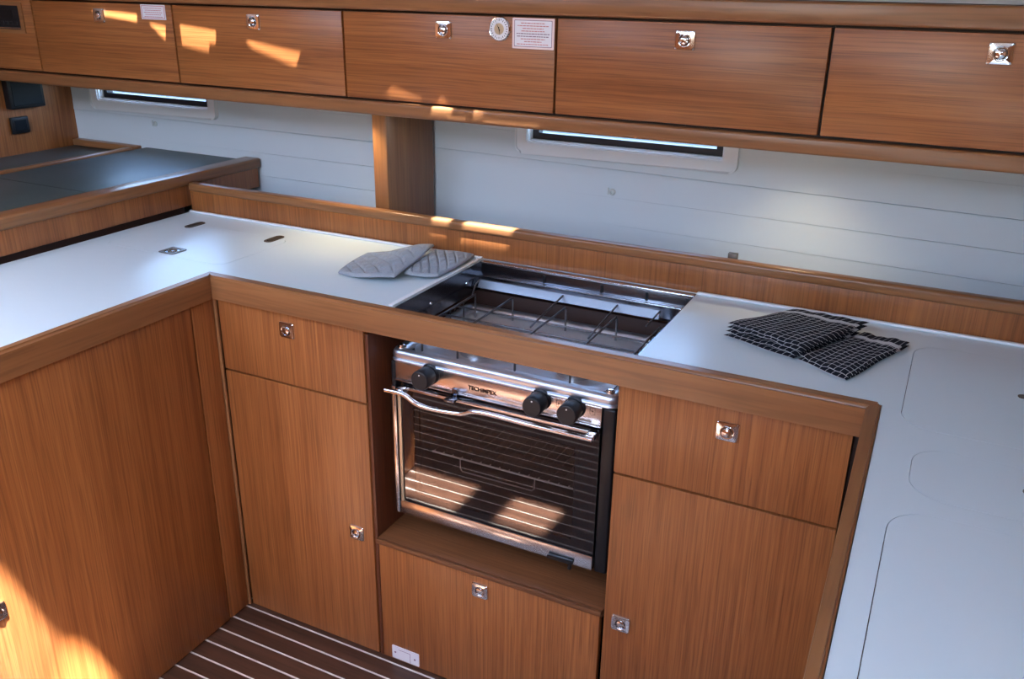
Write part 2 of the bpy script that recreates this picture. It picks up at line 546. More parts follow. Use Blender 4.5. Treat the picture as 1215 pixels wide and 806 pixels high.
# ---- right and rear walls (outside the frame)
bm = bmesh.new(); add_box(bm, .92, .97, -1.62, YW + .05, -.05, 1.95)
struct('wall_right', bm, 'woodZ', 'wooden bulkhead closing the galley on the right', 'wall')
bm = bmesh.new()
prism(bm, [(-2.79, -.05), (.97, -.05), (.97, 1.95), (-2.79, 1.95)], [[(-.9, 1.35), (-.2, 1.35), (-.2, 1.86), (-.9, 1.86)]], -1.66, -1.62, lambda p, q, h: (p, h, q))
struct('wall_front', bm, 'woodZ', 'wooden bulkhead with the open companionway behind the camera', 'wall')

# ---- coachroof: flat part with hatches, sloping side with made-up openings shaped to the sun patches
ZC = 1.92
def up_to_flat(x, y, z):
    t = (ZC - z) / -SUN_DIR.z
    return (x - SUN_DIR.x * t, y - SUN_DIR.y * t)
SY0, SZ0, SY1, SZ1 = 1.20, ZC, 1.80, 1.525
SK = (SZ1 - SZ0) / (SY1 - SY0)
def up_to_slope(x, y, z):
    # point + t*(-d):  z - d.z t = SZ0 + SK (y - d.y t - SY0)
    t = (SZ0 + SK * (y - SY0) - z) / (-SUN_DIR.z + SK * SUN_DIR.y)
    return (x - SUN_DIR.x * t, y - SUN_DIR.y * t)
hatches = []
for x0, x1, y0, y1 in ((-1.52, -1.20, .69, .853), (-1.062, -.898, .69, .84)):      # light falling on the sole before the stove
    hatches.append([up_to_flat(x0, y0, 0), up_to_flat(x1, y0, 0), up_to_flat(x1, y1, 0), up_to_flat(x0, y1, 0)])
hatches.append([up_to_flat(XL, yy, zz) for yy, zz in ((.886, .272), (.93, .235), (.985, .09), (.97, .0), (.83, .0), (.84, .17))])  # made-up opening, outlined back from the bright sun patch on the door
dim_pane = [up_to_flat(XL, yy, zz) for yy, zz in ((.74, .60), (.80, .52), (.878, .282), (.832, .17), (.822, .0), (.74, .0))]  # second made-up opening, paned to dim its part of the patch
hatches.append(dim_pane)
hatches.append([(-1.30, -1.10), (-.10, -1.10), (-.10, -.515), (-1.30, -.515)])          # main hatch
hatches.append([(-2.30, -.60), (-1.42, -.60), (-1.42, .30), (-2.30, .30)])        # hatch over the left arm
hatches.append([(.30, -.55), (.62, -.55), (.62, -.20), (.30, -.20)])                # hatch over the peninsula
bm = bmesh.new()
prism(bm, [(-2.79, -1.66), (.97, -1.66), (.97, SY0), (-2.79, SY0)], hatches, ZC, ZC + .012, lambda p, q, h: (p, q, h))
ceiling = struct('ceiling', bm, 'head', 'pale headliner of the coachroof', 'ceiling')
bm = bmesh.new(); prism(bm, dim_pane, [], ZC + .002, ZC + .008, lambda p, q, h: (p, q, h))
finish('pane', bm, 'sun_dimmer', ceiling, smooth=0)
slits = []  # openings invented by tracing the locker and cap sun patches up to the roof
for poly in (
    [(-2.146, 1.463), (-1.972, 1.452), (-1.977, 1.430), (-2.134, 1.446)],
    [(-1.940, 1.433), (-1.875, 1.426), (-1.882, 1.389)],
    [(-1.825, 1.432), (-1.705, 1.420), (-1.71, 1.386), (-1.732, 1.387), (-1.735, 1.366), (-1.825, 1.379)],
    [(-1.617, 1.403), (-1.442, 1.379), (-1.46, 1.345), (-1.592, 1.382)],
    [(-1.207, 1.296), (-1.185, 1.317), (-1.104, 1.292), (-1.109, 1.278)],
    [(-1.083, 1.245), (-1.078, 1.271), (-1.053, 1.302), (-1.027, 1.271), (-1.028, 1.247)],
    [(-.973, 1.247), (-.971, 1.264), (-.935, 1.25)]):
    slits.append([up_to_slope(x, YC - .003, z) for x, z in poly])
slits.append([up_to_slope(x, y_, z) for x, y_, z in ((-1.025, 1.798, 1.0), (-.895, 1.798, 1.0), (-.885, 1.822, 1.0), (-1.02, 1.822, 1.0))])
slits.append([up_to_slope(x, y_, z) for x, y_, z in ((-1.112, 1.800, 1.0), (-1.064, 1.800, 1.0), (-1.064, 1.822, 1.0), (-1.112, 1.822, 1.0))])
bm = bmesh.new()
prism(bm, [(-2.79, SY0), (.97, SY0), (.97, SY1), (-2.79, SY1)], slits, 0, .004,
      lambda p, q, h: (p, q, SZ0 + SK * (q - SY0) + h))
struct('ceiling.001', finish('ceiling', bm, 'head', smooth=0), None, 'sloping pale headliner panel above the overhead lockers', 'ceiling')
bm = bmesh.new(); add_box(bm, -2.79, .97, SY1 + .001, YW + .05, 1.512, 1.53)
struct('ceiling.002', finish('ceiling', bm, 'head'), None, 'flat deck lining over the overhead lockers', 'ceiling')

def slit_dimmer(poly):  # added tint sheet that dims the sun through one slit
    g_ = bmesh.new()
    prism(g_, poly, [], .0006, .0034, lambda p, q, h: (p, q, SZ0 + SK * (q - SY0) + h))
    finish('pane', g_, 'sun_dimmer', bpy.data.objects['ceiling.001'], smooth=0)
for sl_ in slits: slit_dimmer(sl_)
# portals help the daylight sampling at the big openings
def portal(cx, cy, cz, sx, sy, rot):
    l_ = bpy.data.lights.new('daylight_portal', 'AREA')
    l_.shape = 'RECTANGLE'; l_.size = sx; l_.size_y = sy
    l_.cycles.is_portal = True
    o = bpy.data.objects.new('daylight_portal', l_)
    COL.objects.link(o); o.location = (cx, cy, cz); o.rotation_euler = rot
portal(-.55, -1.64, 1.605, .70, .51, (math.radians(90), 0, 0))
portal(-.70, -.8075, ZC + .006, 1.20, .585, (0, 0, 0))
portal(-1.86, -.15, ZC + .006, .88, .90, (0, 0, 0))
portal(.46, -.375, ZC + .006, .32, .35, (0, 0, 0))

# ---- outside water
bm = bmesh.new(); add_box(bm, -60, 60, 2.6, 120, -.6, -.5)
w_ = struct('ground', bm, 'water', 'harbour water outside the portlights', 'water')

# ================================================================== OVERHEAD LOCKERS
XB = [-2.731, -2.385, -1.851, -1.318, -.779, -.237, .302]
locker_labels = [
    'teak overhead locker at the far left with a black radio panel',
    'teak overhead locker second from left with a small plaque in its top right corner',
    'teak overhead locker above the grey console end, plain door',
    'teak overhead locker over the oven mitts with round dial and red lettered plaque',
    'teak overhead locker above the stove, directly right of the round dial',
    'teak overhead locker at the far right above the checked towels']
ZD0, ZD1 = 1.274, 1.470
for i in range(6):
    xa, xb = XB[i], XB[i + 1]
    t = thing('overhead_locker', ((xa + xb) / 2, YC + .15, 1.245), locker_labels[i], 'locker', 'overhead lockers along the hull')
    g = bmesh.new()
    add_box(g, xa + .0005, xb - .0005, YC + .020, YW - .016, 1.262, 1.510)
    finish('body', g, 'carcass', t)
    gap = .0026
    dr = box('door', xa + gap, xb - gap, YC, YC + .0195, ZD0 + .0025, ZD1 - .0025, 'woodX', t, bev=.0016)
    if i == 0:
        # radio recess frame and face on the fixed panel
        g = bmesh.new()
        fn = lambda p, q, h: (p, YC - h, q)
        prism(g, rrect(-2.64, -2.424, 1.377, 1.462, .003, 2), [rrect(-2.632, -2.440, 1.388, 1.452, .002, 2)], -.0005, .0030, fn)
        finish('radio_frame', g, 'railX', dr)
        g = bmesh.new()
        add_box(g, -2.632, -2.440, YC - .0015, YC + .001, 1.388, 1.452, 0, mi=0)
        for q in range(9):
            xx = -2.618 + q * .019
            add_box(g, xx, xx + .012, YC - .0035, YC - .0012, 1.399, 1.409, .0006, 1, mi=0)
        add_box(g, -2.62, -2.47, YC - .0022, YC - .001, 1.418, 1.440, 0, mi=1)
        add_box(g, -2.630, -2.442, YC - .0030, YC - .001, 1.390, 1.3925, 0, mi=2)
        finish('radio_face', g, ['knob', 'black', 'chrome'], dr, label='black radio face with a row of buttons')
    else:
        cxl = (xa + xb) / 2 + .001 if i < 5 else .0365
        latch(dr, cxl, YC, 1.4355)
    if i == 1:
        g = bmesh.new(); fn = lambda p, q, h: (-1.916 + p, YC - h, 1.449 + q)
        prism(g, [(-.043, -.018), (.043, -.018), (.043, .018), (-.043, .018)], [], -.0002, .0010, fn, 0)
        prism(g, [(-.040, -.0155), (.040, -.0155), (.040, .0155), (-.040, .0155)], [[(-.0385, -.014), (.0385, -.014), (.0385, .014), (-.0385, .014)]], .0008, .0013, fn, 1)
        for k in range(5): mirror_words(g, fn, -.032 + .004 * (k % 2), .032 - .004 * (k % 2), .0085 - k * .0052, .0014, 2)
        finish('plaque', g, ['paper', 'print_red', 'print_red'], dr, label='small white plaque with faint red lines of print')
    if i == 3:
        g = bmesh.new(); fn = lambda p, q, h: (-.8315 + p, YC - h, 1.4355 + q)
        prism(g, rrect(-.048, .048, -.0305, .0305, .002, 2), [], -.0002, .0010, fn, 1)
        prism(g, rrect(-.0435, .0435, -.0265, .0265, .001, 2), [], .0005, .0011, fn, 2)
        prism(g, rrect(-.0423, .0423, -.0253, .0253, .001, 2), [], .0005, .0012, fn, 0)
        for k, (a, b) in enumerate(((-.028, .028), (-.036, .037), (-.024, .024), (-.027, .027), (-.038, .038), (-.037, .037), (-.028, .028), (-.020, .020), (-.037, .037))):
            fn2 = lambda p, q, h: (-.8315 + p, YC - h - .0002, 1.4355 + q)
            mirror_words(g, fn2, a, b, .0195 - k * .0052, .0017, 3 if k not in (4, 5) else 2)
        finish('plaque', g, ['paper', 'pinkpaper', 'print_blue', 'print_red'], dr, label='white plaque with pink border and nine lines of red print')
        g = bmesh.new(); fn = lambda p, q, h: (-.9095 + p, YC - h, 1.4425 + q)
        R_ = .0255
        lathe(g, [(R_, -.0005), (R_, .003), (R_ - .0015, .0048), (R_ - .003, .0042)], fn, 36, 0)
        lathe(g, [(R_ - .003, .0042), (.0, .0042)], fn, 36, 1)
        for k in range(24):
            a = 2 * math.pi * k / 24
            c_, s_ = math.cos(a), math.sin(a)
            r0, r1, hw = (.0175 if k % 2 else .0160), .0205, .0006
            q = [(r0 * c_ - hw * s_, r0 * s_ + hw * c_), (r1 * c_ - hw * s_, r1 * s_ + hw * c_), (r1 * c_ + hw * s_, r1 * s_ - hw * c_), (r0 * c_ + hw * s_, r0 * s_ - hw * c_)]
            prism(g, q, [], .0042, .0045, fn, 4 if k in (8, 9, 10) else 2)
        lathe(g, [(.0115, .0043), (.0115, .0046), (0, .0046)], fn, 24, 3)
        for ang, ln in ((118, .015), (-80, .013)):
            a = math.radians(ang); c_, s_ = math.cos(a), math.sin(a); hw = .0008
            prism(g, [(-hw * s_ - .004 * c_, hw * c_ - .004 * s_), (ln * c_, ln * s_), (hw * s_ - .004 * c_, -hw * c_ - .004 * s_)], [], .0048, .0052, fn, 2)
        finish('dial', g, ['chrome', 'paper', 'print_dark', 'brass_and_glint', 'print_green'], dr, label='round white dial with dark ticks and hands')

def rail_profile(name, x0, x1, y0, y1, z0, z1, bev, mat, label, cat):
    bm_ = bmesh.new(); add_box(bm_, x0, x1, y0, y1, z0, z1, bev, 4)
    o = finish(name, bm_, mat); tag(o, label, cat); return o
o = rail_profile('locker_top_rail', -2.729, .90, YC - .008, YC + .0195, ZD1 + .0022, 1.511, .005, 'railX', 'solid teak rail running above all the overhead lockers', 'rail')
o = rail_profile('locker_bottom_rail', -2.729, .90, YC - .006, YC + .0195, 1.240, 1.2715, .006, 'railX', 'solid teak rail running below all the overhead lockers', 'rail')
# underside shelf of the lockers (closes them below)
o = box('locker_underside', -2.729, .90, YC + .0202, YW - .016, 1.246, 1.2605, 'woodX', None)
tag(o, 'teak panel closing the underside of the overhead lockers', 'panel')

# post between the two bays
o = box('support_post', -1.329, -1.285, 1.872, YW - .014, .9005, 1.2455, 'railZ', None, bev=.004, seg=3)
tag(o, 'upright teak post between worktop shelf and overhead lockers', 'post')

# under-locker lights
def downlight(x, y_, label, watts):
    t = thing('downlight', (x, y_, 1.2460), label, 'lamp', 'downlights under the overhead lockers')
    fn = face_fn('-z', x, y_, 1.2460)
    g = bmesh.new(); lathe(g, [(.034, .0), (.034, .005), (.030, .009), (.026, .009), (.025, .005)], fn, 32)
    finish('bezel', g, 'chrome', t)
    g = bmesh.new(); lathe(g, [(.025, .003), (.020, .0055), (0, .0065)], fn, 32)
    m_, n_, b_ = new_mat('lamp_lens'); b_.inputs['Emission Color'].default_value = (1, .83, .58, 1); b_.inputs['Emission Strength'].default_value = 6
    finish('lens', g, m_, t)
    l_ = bpy.data.lights.new('lamp_light', 'SPOT'); l_.energy = watts; l_.color = (1, .80, .50); l_.spot_size = math.radians(115); l_.spot_blend = .8; l_.shadow_soft_size = .02
    o_ = bpy.data.objects.new('lamp_light', l_); COL.objects.link(o_); o_.parent = t; o_.location = (0, 0, -.012)
downlight(-1.352, 1.825, 'small round downlight under the lockers beside the teak post', 4.0)
downlight(-.285, 1.95, 'small round downlight under the lockers behind the checked towels', 2.3)

# ================================================================== BACKSPLASH
t = thing('backsplash', (-.9, YB, .905), 'teak backsplash with rounded cap running behind the worktop', 'backsplash')
box('panel', -1.918, .90, YB, YB + .012, .9145, .9745, 'woodZ', t, bev=.001)
g = bmesh.new(); add_box(g, -1.918, .90, YB - .006, YB + .022, .9735, .9975, .007, 4)
finish('cap', g, 'railX', t)
# small block and buttons
o = box('stop_block', -.396, -.376, YB + .024, YB + .036, .975, 1.006, 'bronze', None, bev=.001)
tag(o, 'tiny grey metal stop on the backsplash cap below the right portlight', 'stop')
# shelf behind the backsplash
o = box('rear_shelf', -1.918, .90, YB + .0235, YW - .002, .878, .900, 'white_wall', None, bev=.001)
tag(o, 'white shelf sunk behind the backsplash cap', 'shelf')
for x, z, lab in ((-2.352, 1.088, 'small pale press stud on the lining under the left portlight'), (-.764, 1.043, 'small pale press stud on the lining under the right portlight')):
    g = bmesh.new(); fn = face_fn('-y', x, YW - .0005, z)
    lathe(g, [(.0085, 0), (.0085, .002), (.006, .004), (.0035, .0045), (.003, .002), (0, .002)], fn, 20)
    prism(g, rrect(-.012, -.0095, -.008, .010, .001, 2), [], 0, .003, fn, 0)
    o = finish('press_stud', g, plain('stud_' + str(int(abs(x) * 100)), (.52, .55, .52), .4, bump=.01)); tag(o, lab, 'stud', 'press studs on the hull lining')

# ================================================================== GREY CONSOLE (left)
t = thing('side_console', (-2.19, 1.2, 0), 'dark grey topped teak console rising beside the left worktop', 'console')
box('side_panel', -1.945, -1.925, YNL, YW - .01, .930, .992, 'woodZ', t, bev=.001)
box('plinth', -1.953, -1.9435, YNL, YB - .004, .0, .930, 'carcass', t, bev=0)
g = bmesh.new(); add_box(g, -1.975, -1.915, YNL, YW - .004, .990, 1.020, .006, 3)
finish('edge_rail', g, 'railY', t)
box('top', -2.402, -1.9755, YNL, YW - .004, .985, 1.0085, 'greytop', t, bev=.002)
box('lid_groove', -2.39, -1.99, 1.55, 1.552, 1.0084, 1.0089, 'black', t, bev=0)
g = bmesh.new(); add_box(g, -2.424, -2.4025, YNL, YW - .06, .985, 1.017, .006, 3)
finish('far_rail', g, 'railY', t)
box('far_panel', -2.424, -2.405, YNL, YW - .01, .0, .984, 'woodZ', t, bev=0)
box('end_panel', -2.4045, -1.9535, YNL, YNL + .018, .0, .984, 'woodZ', t, bev=.001)
# seat shelf between console and bulkhead
o = box('side_shelf', -2.729, -2.426, YNL, YW - .002, .955, .990, 'greytop', None, bev=.004)
tag(o, 'dark shelf between the console and the far left bulkhead', 'shelf')

o = box('lining_sill', -2.729, -2.428, YW - .030, YW - .002, .9905, 1.012, 'railX', None, bev=.003)
tag(o, 'short teak sill along the hull lining behind the grey console', 'sill')
# black boxes on the bulkhead
def wall_box(name, y0, y1, z0, z1, dep, lab, cat, round_):
    t_ = thing(name, (-2.731, (y0 + y1) / 2, z0), lab, cat)
    g_ = bmesh.new(); add_box(g_, -2.7308, -2.731 + dep, y0, y1, z0, z1, .004, 3)
    finish('housing', g_, 'black', t_)
    g_ = bmesh.new()
    if round_:
        fn_ = face_fn('+x', -2.731 + dep, (y0 + y1) / 2, (z0 + z1) / 2)
        for rr in (.045, .034, .022, .010):
            lathe(g_, [(rr, -.0005), (rr, .0012), (rr - .004, .0012), (rr - .004, -.0005)], fn_, 28)
        finish('grille', g_, 'knob', t_)
    else:
        add_box(g_, -2.731 + dep - .0005, -2.731 + dep + .002, y0 + .010, y1 - .010, z0 + .010, z1 - .010, .001, 1)
        finish('face', g_, plain('blue_black_face' + str(y0), (.005, .007, .010), .6, spec=.15, bump=.01), t_)
wall_box('instrument_box', 1.862, 1.985, 1.134, 1.236, .030, 'large black square box high on the left bulkhead', 'instrument', False)
wall_box('switch_panel', 1.864, 1.926, 1.055, 1.108, .012, 'small black square plate below the larger black box', 'switch', False)

# ================================================================== FIDDLE RAIL
t = thing('fiddle_rail', (-.76, YF, .85), 'solid teak fiddle rail edging the U-shaped worktop and crossing before the stove', 'rail')
RZ0 = .861
def mitred(name, pts, mat, z0=RZ0, z1=ZR, bev=.006):
    """plan polygon extruded, top edges rounded"""
    g_ = bmesh.new(); prism(g_, pts, [], z0, z1, lambda p, q, h: (p, q, h))
    g_.normal_update()
    es = [e for e in g_.edges if all(abs(v.co.z - z1) < 1e-6 for v in e.verts) and any(abs(fc.normal.z) < .5 for fc in e.link_faces)]
    # leave the mitre ends sharp
    es = [e for e in es if min(abs((e.verts[0].co - e.verts[1].co).x), abs((e.verts[0].co - e.verts[1].co).y)) < .03 * e.calc_length()]
    bmesh.ops.bevel(g_, geom=es, offset=bev, segments=3, affect='EDGES')
    return finish(name, g_, mat, t)
TW, TP = .024, .021
mitred('rail', [(XL, YNL), (XL, YF - .0004), (XL - TW, YF + TW), (XL - TW, YNL)], 'railY')
mitred('rail', [(XL + .0002, YF), (XP - .0002, YF), (XP + TP, YF + TW), (XL - TW, YF + TW + .0004)], 'railX')
SPI, SPO = .021, .015           # the peninsula edge splays a little outward towards the camera
PIN = lambda y_: XP + (YF - y_) * SPI
POU = lambda y_: XP + TP + (YF + TW - y_) * SPO
mitred('rail', [(PIN(YN), YN), (XP, YF - .0004), (XP + TP, YF + TW - .0006), (POU(YN), YN)], 'railY', bev=.004)

# ================================================================== WORKTOPS
HX0, HX1 = -.973, -.447
Y0T = YF + TW + .0006
def lid(parent, x0, x1, y0, y1, rad, dx0=.0, g_=.0012):
    bm_ = bmesh.new()
    prism(bm_, rrect(x0 + .0028 + dx0, x1 - g_, y0 + g_, y1 - g_, rad - .001, 8), [], ZT - .010, ZT + .0002, lambda p, q, h: (p, q, h))
    return finish('hatch_lid', bm_, 'white_top', parent)
# left
t = thing('worktop', (-1.6, 1.6, .89), 'white L-shaped worktop on the left carrying the grey oven mitts', 'worktop')
XLe = XL - TW - .0006
LL = (-1.868, -1.478, 1.462, 1.706)
bm = bmesh.new()
prism(bm, [(-1.921, YNL), (XLe, YNL), (XLe, Y0T), (HX0, Y0T), (HX0, YB - .001), (-1.921, YB - .001)], [rrect(*LL, .03, 8)], ZT - .024, ZT, lambda p, q, h: (p, q, h))
finish('surface', bm, 'white_top', t)
box('underlay', -1.90, XL - .03, 1.45, 1.75, ZT - .030, ZT - .0255, 'carcass', t, bev=0)
bm = bmesh.new(); prism(bm, rrect(LL[0] + .0009, LL[1] - .0009, LL[2] + .0009, LL[3] - .0009, .0292, 8), [], ZT - .02, ZT + .0001, lambda p, q, h: (p, q, h))
finish('hatch_lid', bm, 'white_top', t)
box('edge_lip', HX0 - .012, HX0 - .0005, Y0T + .005, YB - .003, ZT + .0001, ZT + .0045, 'plastic_white', t, bev=.0015)
box('rear_lip', -1.918, HX0 - .001, YB - .011, YB - .0012, ZT + .0001, ZT + .006, 'plastic_white', t, bev=.002)
for x, y_ in ((-1.80, 1.702), (-1.523, 1.697)):
    g = bmesh.new(); fn = lambda p, q, h, x=x, y_=y_: (x + p, y_ + q, ZT + h)
    prism(g, rrect(-.0125, .0125, -.032, .032, .0120, 8), [rrect(-.009, .009, -.027, .027, .0085, 8)], -.002, .0018, fn)
    prism(g, rrect(-.009, .009, -.027, .027, .0085, 8), [], -.002, .0006, fn)
    tube(g, [fn(0, -.024, .0012), fn(0, .024, .0012)], .0028, 10)
    finish('hinge', g, 'bronze', t, label='dark oval flush hinge')
g = bmesh.new(); fn = lambda p, q, h: (-1.665 + p, 1.494 + q, ZT + h)
prism(g, rrect(-.024, .024, -.024, .024, .004, 4), [rrect(-.0165, .0165, -.0165, .0165, .006, 4)], -.001, .002, fn, 0)
prism(g, rrect(-.0165, .0165, -.0165, .0165, .006, 4), [], -.001, .0004, fn, 1)
tube(g, [fn(.010 * math.cos(a), .010 * math.sin(a), .0015) for a in [2 * math.pi * k / 20 for k in range(20)]], .0015, 8, 0, closed=True)
finish('flush_ring', g, ['bronze', 'steel'], t, label='square flush ring pull')
# right
t = thing('worktop', (.2, 1.4, .89), 'white worktop on the right with rounded hatch lids and the checked towels', 'worktop')
XPe = XP + TP + .0012
L1 = (-.004, .44, 1.352, 1.722); L2 = (.022, .44, 1.140, 1.292); L3 = (.006, .44, .60, 1.100)
bm = bmesh.new()
prism(bm, [(HX1, Y0T), (XPe, Y0T), (POU(YN) + .0012, YN), (.90, YN), (.90, YB - .001), (HX1, YB - .001)],
      [rrect(*L1, .050, 8), rrect(*L2, .050, 8), rrect(*L3, .055, 8)], ZT - .024, ZT, lambda p, q, h: (p, q, h))
finish('surface', bm, 'white_top', t)
box('underlay', -.03, .48, .55, 1.75, ZT - .030, ZT - .0255, 'carcass', t, bev=0)
for (x0, x1, y0, y1), rad, g0, gr in ((L1, .050, .0009, .0005), (L2, .050, .0008, .0006), (L3, .055, .0011, .0006)):
    bm = bmesh.new()
    prism(bm, rrect(x0 + g0, x1 - gr, y0 + gr, y1 - gr, rad - .0005, 8), [], ZT - .02, ZT + .0001, lambda p, q, h: (p, q, h))
    finish('hatch_lid', bm, 'white_top', t)
box('rear_lip', HX1 + .001, .90, YB - .011, YB - .0012, ZT + .0001, ZT + .006, 'plastic_white', t, bev=.002)
for x, y_ in ((.180, 1.556), (.178, 1.222)):
    g = bmesh.new(); fn = lambda p, q, h, x=x, y_=y_: (x + p, y_ + q, ZT + h)
    prism(g, rrect(-.017, .017, -.0085, .0085, .0083, 8), [], -.002, .0012, fn)
    prism(g, rrect(-.012, .012, -.0045, .0045, .0044, 8), [], -.002, .0020, fn)
    finish('finger_pull', g, 'bronze', t, label='dark oval finger pull')

# ================================================================== BASE CABINETS
GAP = .0022
ZTOP = RZ0 - .003
# --- left arm cabinet
t = thing('base_cabinet', (-1.7, .8, 0), 'teak base cabinet of the left arm with one tall door', 'cabinet')
box('body', -1.942, XL - .027, YNL + .02, YD + .018, .002, .8455, 'carcass', t, bev=0)
dr = box('door', XL - .0265, XL - .009, .700, 1.328, .006, ZTOP, 'woodZ', t, bev=.0016)
latch(dr, XL - .009, .774, .424, '+x')
box('end_panel', -1.942, XL - .009, YNL, YNL + .0185, .006, ZTOP, 'woodZ', t, bev=.0016)
box('stile', XL - .0265, XL - .009, 1.332, YD - .0075, .006, ZTOP, 'woodZ', t, bev=.0016)
g = bmesh.new(); add_box(g, XL - .016, XL - .0035, YD - .0065, YD + .002, .004, ZTOP, .003, 3)
finish('corner_bead', g, 'railZ', t)
# --- corner cabinet left of the stove
XO0, XO1 = -1.033, -.478
t = thing('base_cabinet', (-1.25, 1.6, 0), 'teak base cabinet left of the stove with drawer over a tall door', 'cabinet')
box('body', -1.940, XO0 - .010, YD + .020, YB - .004, .002, .8455, 'carcass', t, bev=0)
xa, xb = XL - .0015, XO0 - .0095
dr = box('drawer', xa, xb, YD, YD + .018, .682 + GAP, ZTOP, 'woodZ', t, bev=.0016)
latch(dr, -1.246, YD, .817, proud=.004)
dr = box('door', xa, xb, YD, YD + .018, .006, .682 - GAP, 'woodZ', t, bev=.0016)
latch(dr, -1.088, YD, .340, proud=.002)
# --- stove recess
t = thing('stove_recess', ((XO0 + XO1) / 2, 1.6, 0), 'teak stove recess with shelf and a wide drop-down flap below', 'cabinet')
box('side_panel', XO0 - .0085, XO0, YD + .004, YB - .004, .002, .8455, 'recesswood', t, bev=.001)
box('back_panel', XO0 + .0005, XO1 - .0005, YB - .018, YB - .004, .002, .838, 'carcass', t, bev=0)
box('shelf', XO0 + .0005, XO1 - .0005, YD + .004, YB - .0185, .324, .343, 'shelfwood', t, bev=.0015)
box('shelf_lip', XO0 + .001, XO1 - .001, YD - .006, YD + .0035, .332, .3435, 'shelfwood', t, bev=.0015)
dr = box('flap_door', XO0 + .004, XO1 - .005, YD, YD + .018, .006, .3285, 'woodZ', t, bev=.0016)
latch(dr, -.762, YD, .293, proud=.002)
g = bmesh.new(); fn = lambda p, q, h: (-.965 + p, YD - h, .029 + q)
prism(g, rrect(-.038, .038, -.0185, .0185, .002, 3), [], -.0003, .0016, fn, 0)
for a in ((-.020, .0095, .013, .0105), (.0125, -.0175, .0135, .0105)):
    prism(g, [(a[0], a[1]), (a[2], a[1]), (a[2], a[3]), (a[0], a[3])], [], .0014, .0019, fn, 1)
for xx in (-.029, .026):
    lathe(g, [(.0028, .001), (.0026, .0022), (0, .0024)], face_fn('-y', -.965 + xx, YD, .029 if xx < 0 else .027), 12, 1)
finish('vent_plate', g, ['vinyl', 'print_blue'], dr, label='small white plate with thin dark outline and two screws')
# --- right cabinet
t = thing('base_cabinet', (-.27, 1.6, 0), 'teak base cabinet right of the stove with drawer over a tall door', 'cabinet')
box('body', XO1 + .013, XP - .002, YD + .020, YB - .004, .002, .8455, 'carcass', t, bev=0)
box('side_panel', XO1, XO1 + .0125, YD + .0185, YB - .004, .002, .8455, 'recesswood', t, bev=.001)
xa, xb = XO1 + .004, XP - .012
dr = box('drawer', xa, xb, YD, YD + .018, .671 + GAP, ZTOP - .001, 'woodZ', t, bev=.0016)
latch(dr, -.270, YD, .811, proud=.008)
dr = box('door', xa, xb, YD, YD + .018, .006, .671 - GAP, 'woodZ', t, bev=.0016)
latch(dr, -.437, YD, .329, proud=.002)
# --- peninsula cabinet (only its rail and top are in view)
t = thing('peninsula_cabinet', (.4, .6, 0), 'teak cabinet carrying the right-hand peninsula worktop', 'cabinet')
box('body', PIN(YN) + .022, .90, YN, YB - .006, .002, .8455, 'carcass', t, bev=0)
bm = bmesh.new()
prism(bm, [(PIN(YN) + .006, YN), (XP + .006, YF - .004), (XP + .0215, YF - .004), (PIN(YN) + .0215, YN)], [], .006, ZTOP, lambda p, q, h: (p, q, h))
finish('side_panel', bm, 'woodZ', t)

# ================================================================== STOVE OPENING LINER
t = thing('steel_liner', ((HX0 + HX1) / 2, 1.62, .84), 'polished steel liner strips around the stove opening in the worktop', 'liner')
box('side_strip', HX0 + .0004, HX0 + .0022, Y0T + .012, YB - .0045, .846, ZT - .001, 'liner', t, bev=0)
box('side_strip', HX1 - .0022, HX1 - .0004, Y0T + .012, YB - .0045, .846, ZT - .001, 'liner', t, bev=0)
box('rear_strip', HX0 + .0024, HX1 - .0024, YB - .0155, YB - .0045, .848, ZT - .006, 'liner', t, bev=.0006)
box('rear_lip', HX0 + .0024, HX1 - .0024, YB - .022, YB - .0015, ZT - .0055, ZT - .0005, 'steel', t, bev=.0012)
box('rear_flange', HX0 + .0024, HX1 - .0024, YB - .030, YB - .016, .880, .8825, 'steel', t, bev=.0006)
for x in (-.805, -.662, -.555, -.463):
    box('clip', x - .003, x + .003, YB - .0185, YB - .0157, .884, .903, 'black', t, bev=.0006)
for y_ in (1.56, 1.72):
    g = bmesh.new(); lathe(g, [(.004, -.0002), (.0035, .0015), (0, .002)], face_fn('+x', HX0 + .0022, y_, .878), 12)
    finish('screw', g, 'chrome', t)

# ================================================================== STOVE
SX0, SX1, SY = -1.003, -.491, 1.447
t = thing('gas_stove', ((SX0 + SX1) / 2, 1.6, .40), 'steel and black gimballed gas stove with glass oven door in the teak recess', 'stove')
ST = t
SB = YB - .028
g = bmesh.new()      # hollow body
add_box(g, SX0 + .006, SX0 + .018, SY + .028, SB, .402, .779)
add_box(g, SX1 - .018, SX1 - .004, SY + .028, SB, .402, .779)
add_box(g, SX0 + .0185, SX1 - .0185, SB - .012, SB, .402, .779)
add_box(g, SX0 + .0185, SX1 - .0185, SY + .028, SB - .0125, .402, .414)
add_box(g, SX0 + .0185, SX1 - .0185, SY + .028, SB - .0125, .742, .779)
finish('body', g, 'black', t)
g = bmesh.new()      # enamel lining
add_box(g, SX0 + .045, SX0 + .049, SY + .032, SB - .03, .440, .720)
add_box(g, SX1 - .049, SX1 - .045, SY + .032, SB - .03, .440, .720)
add_box(g, SX0 + .050, SX1 - .050, SB - .034, SB - .03, .440, .720)
add_box(g, SX0 + .050, SX1 - .050, SY + .032, SB - .035, .440, .444)
finish('oven_lining', g, 'oven_in', t)
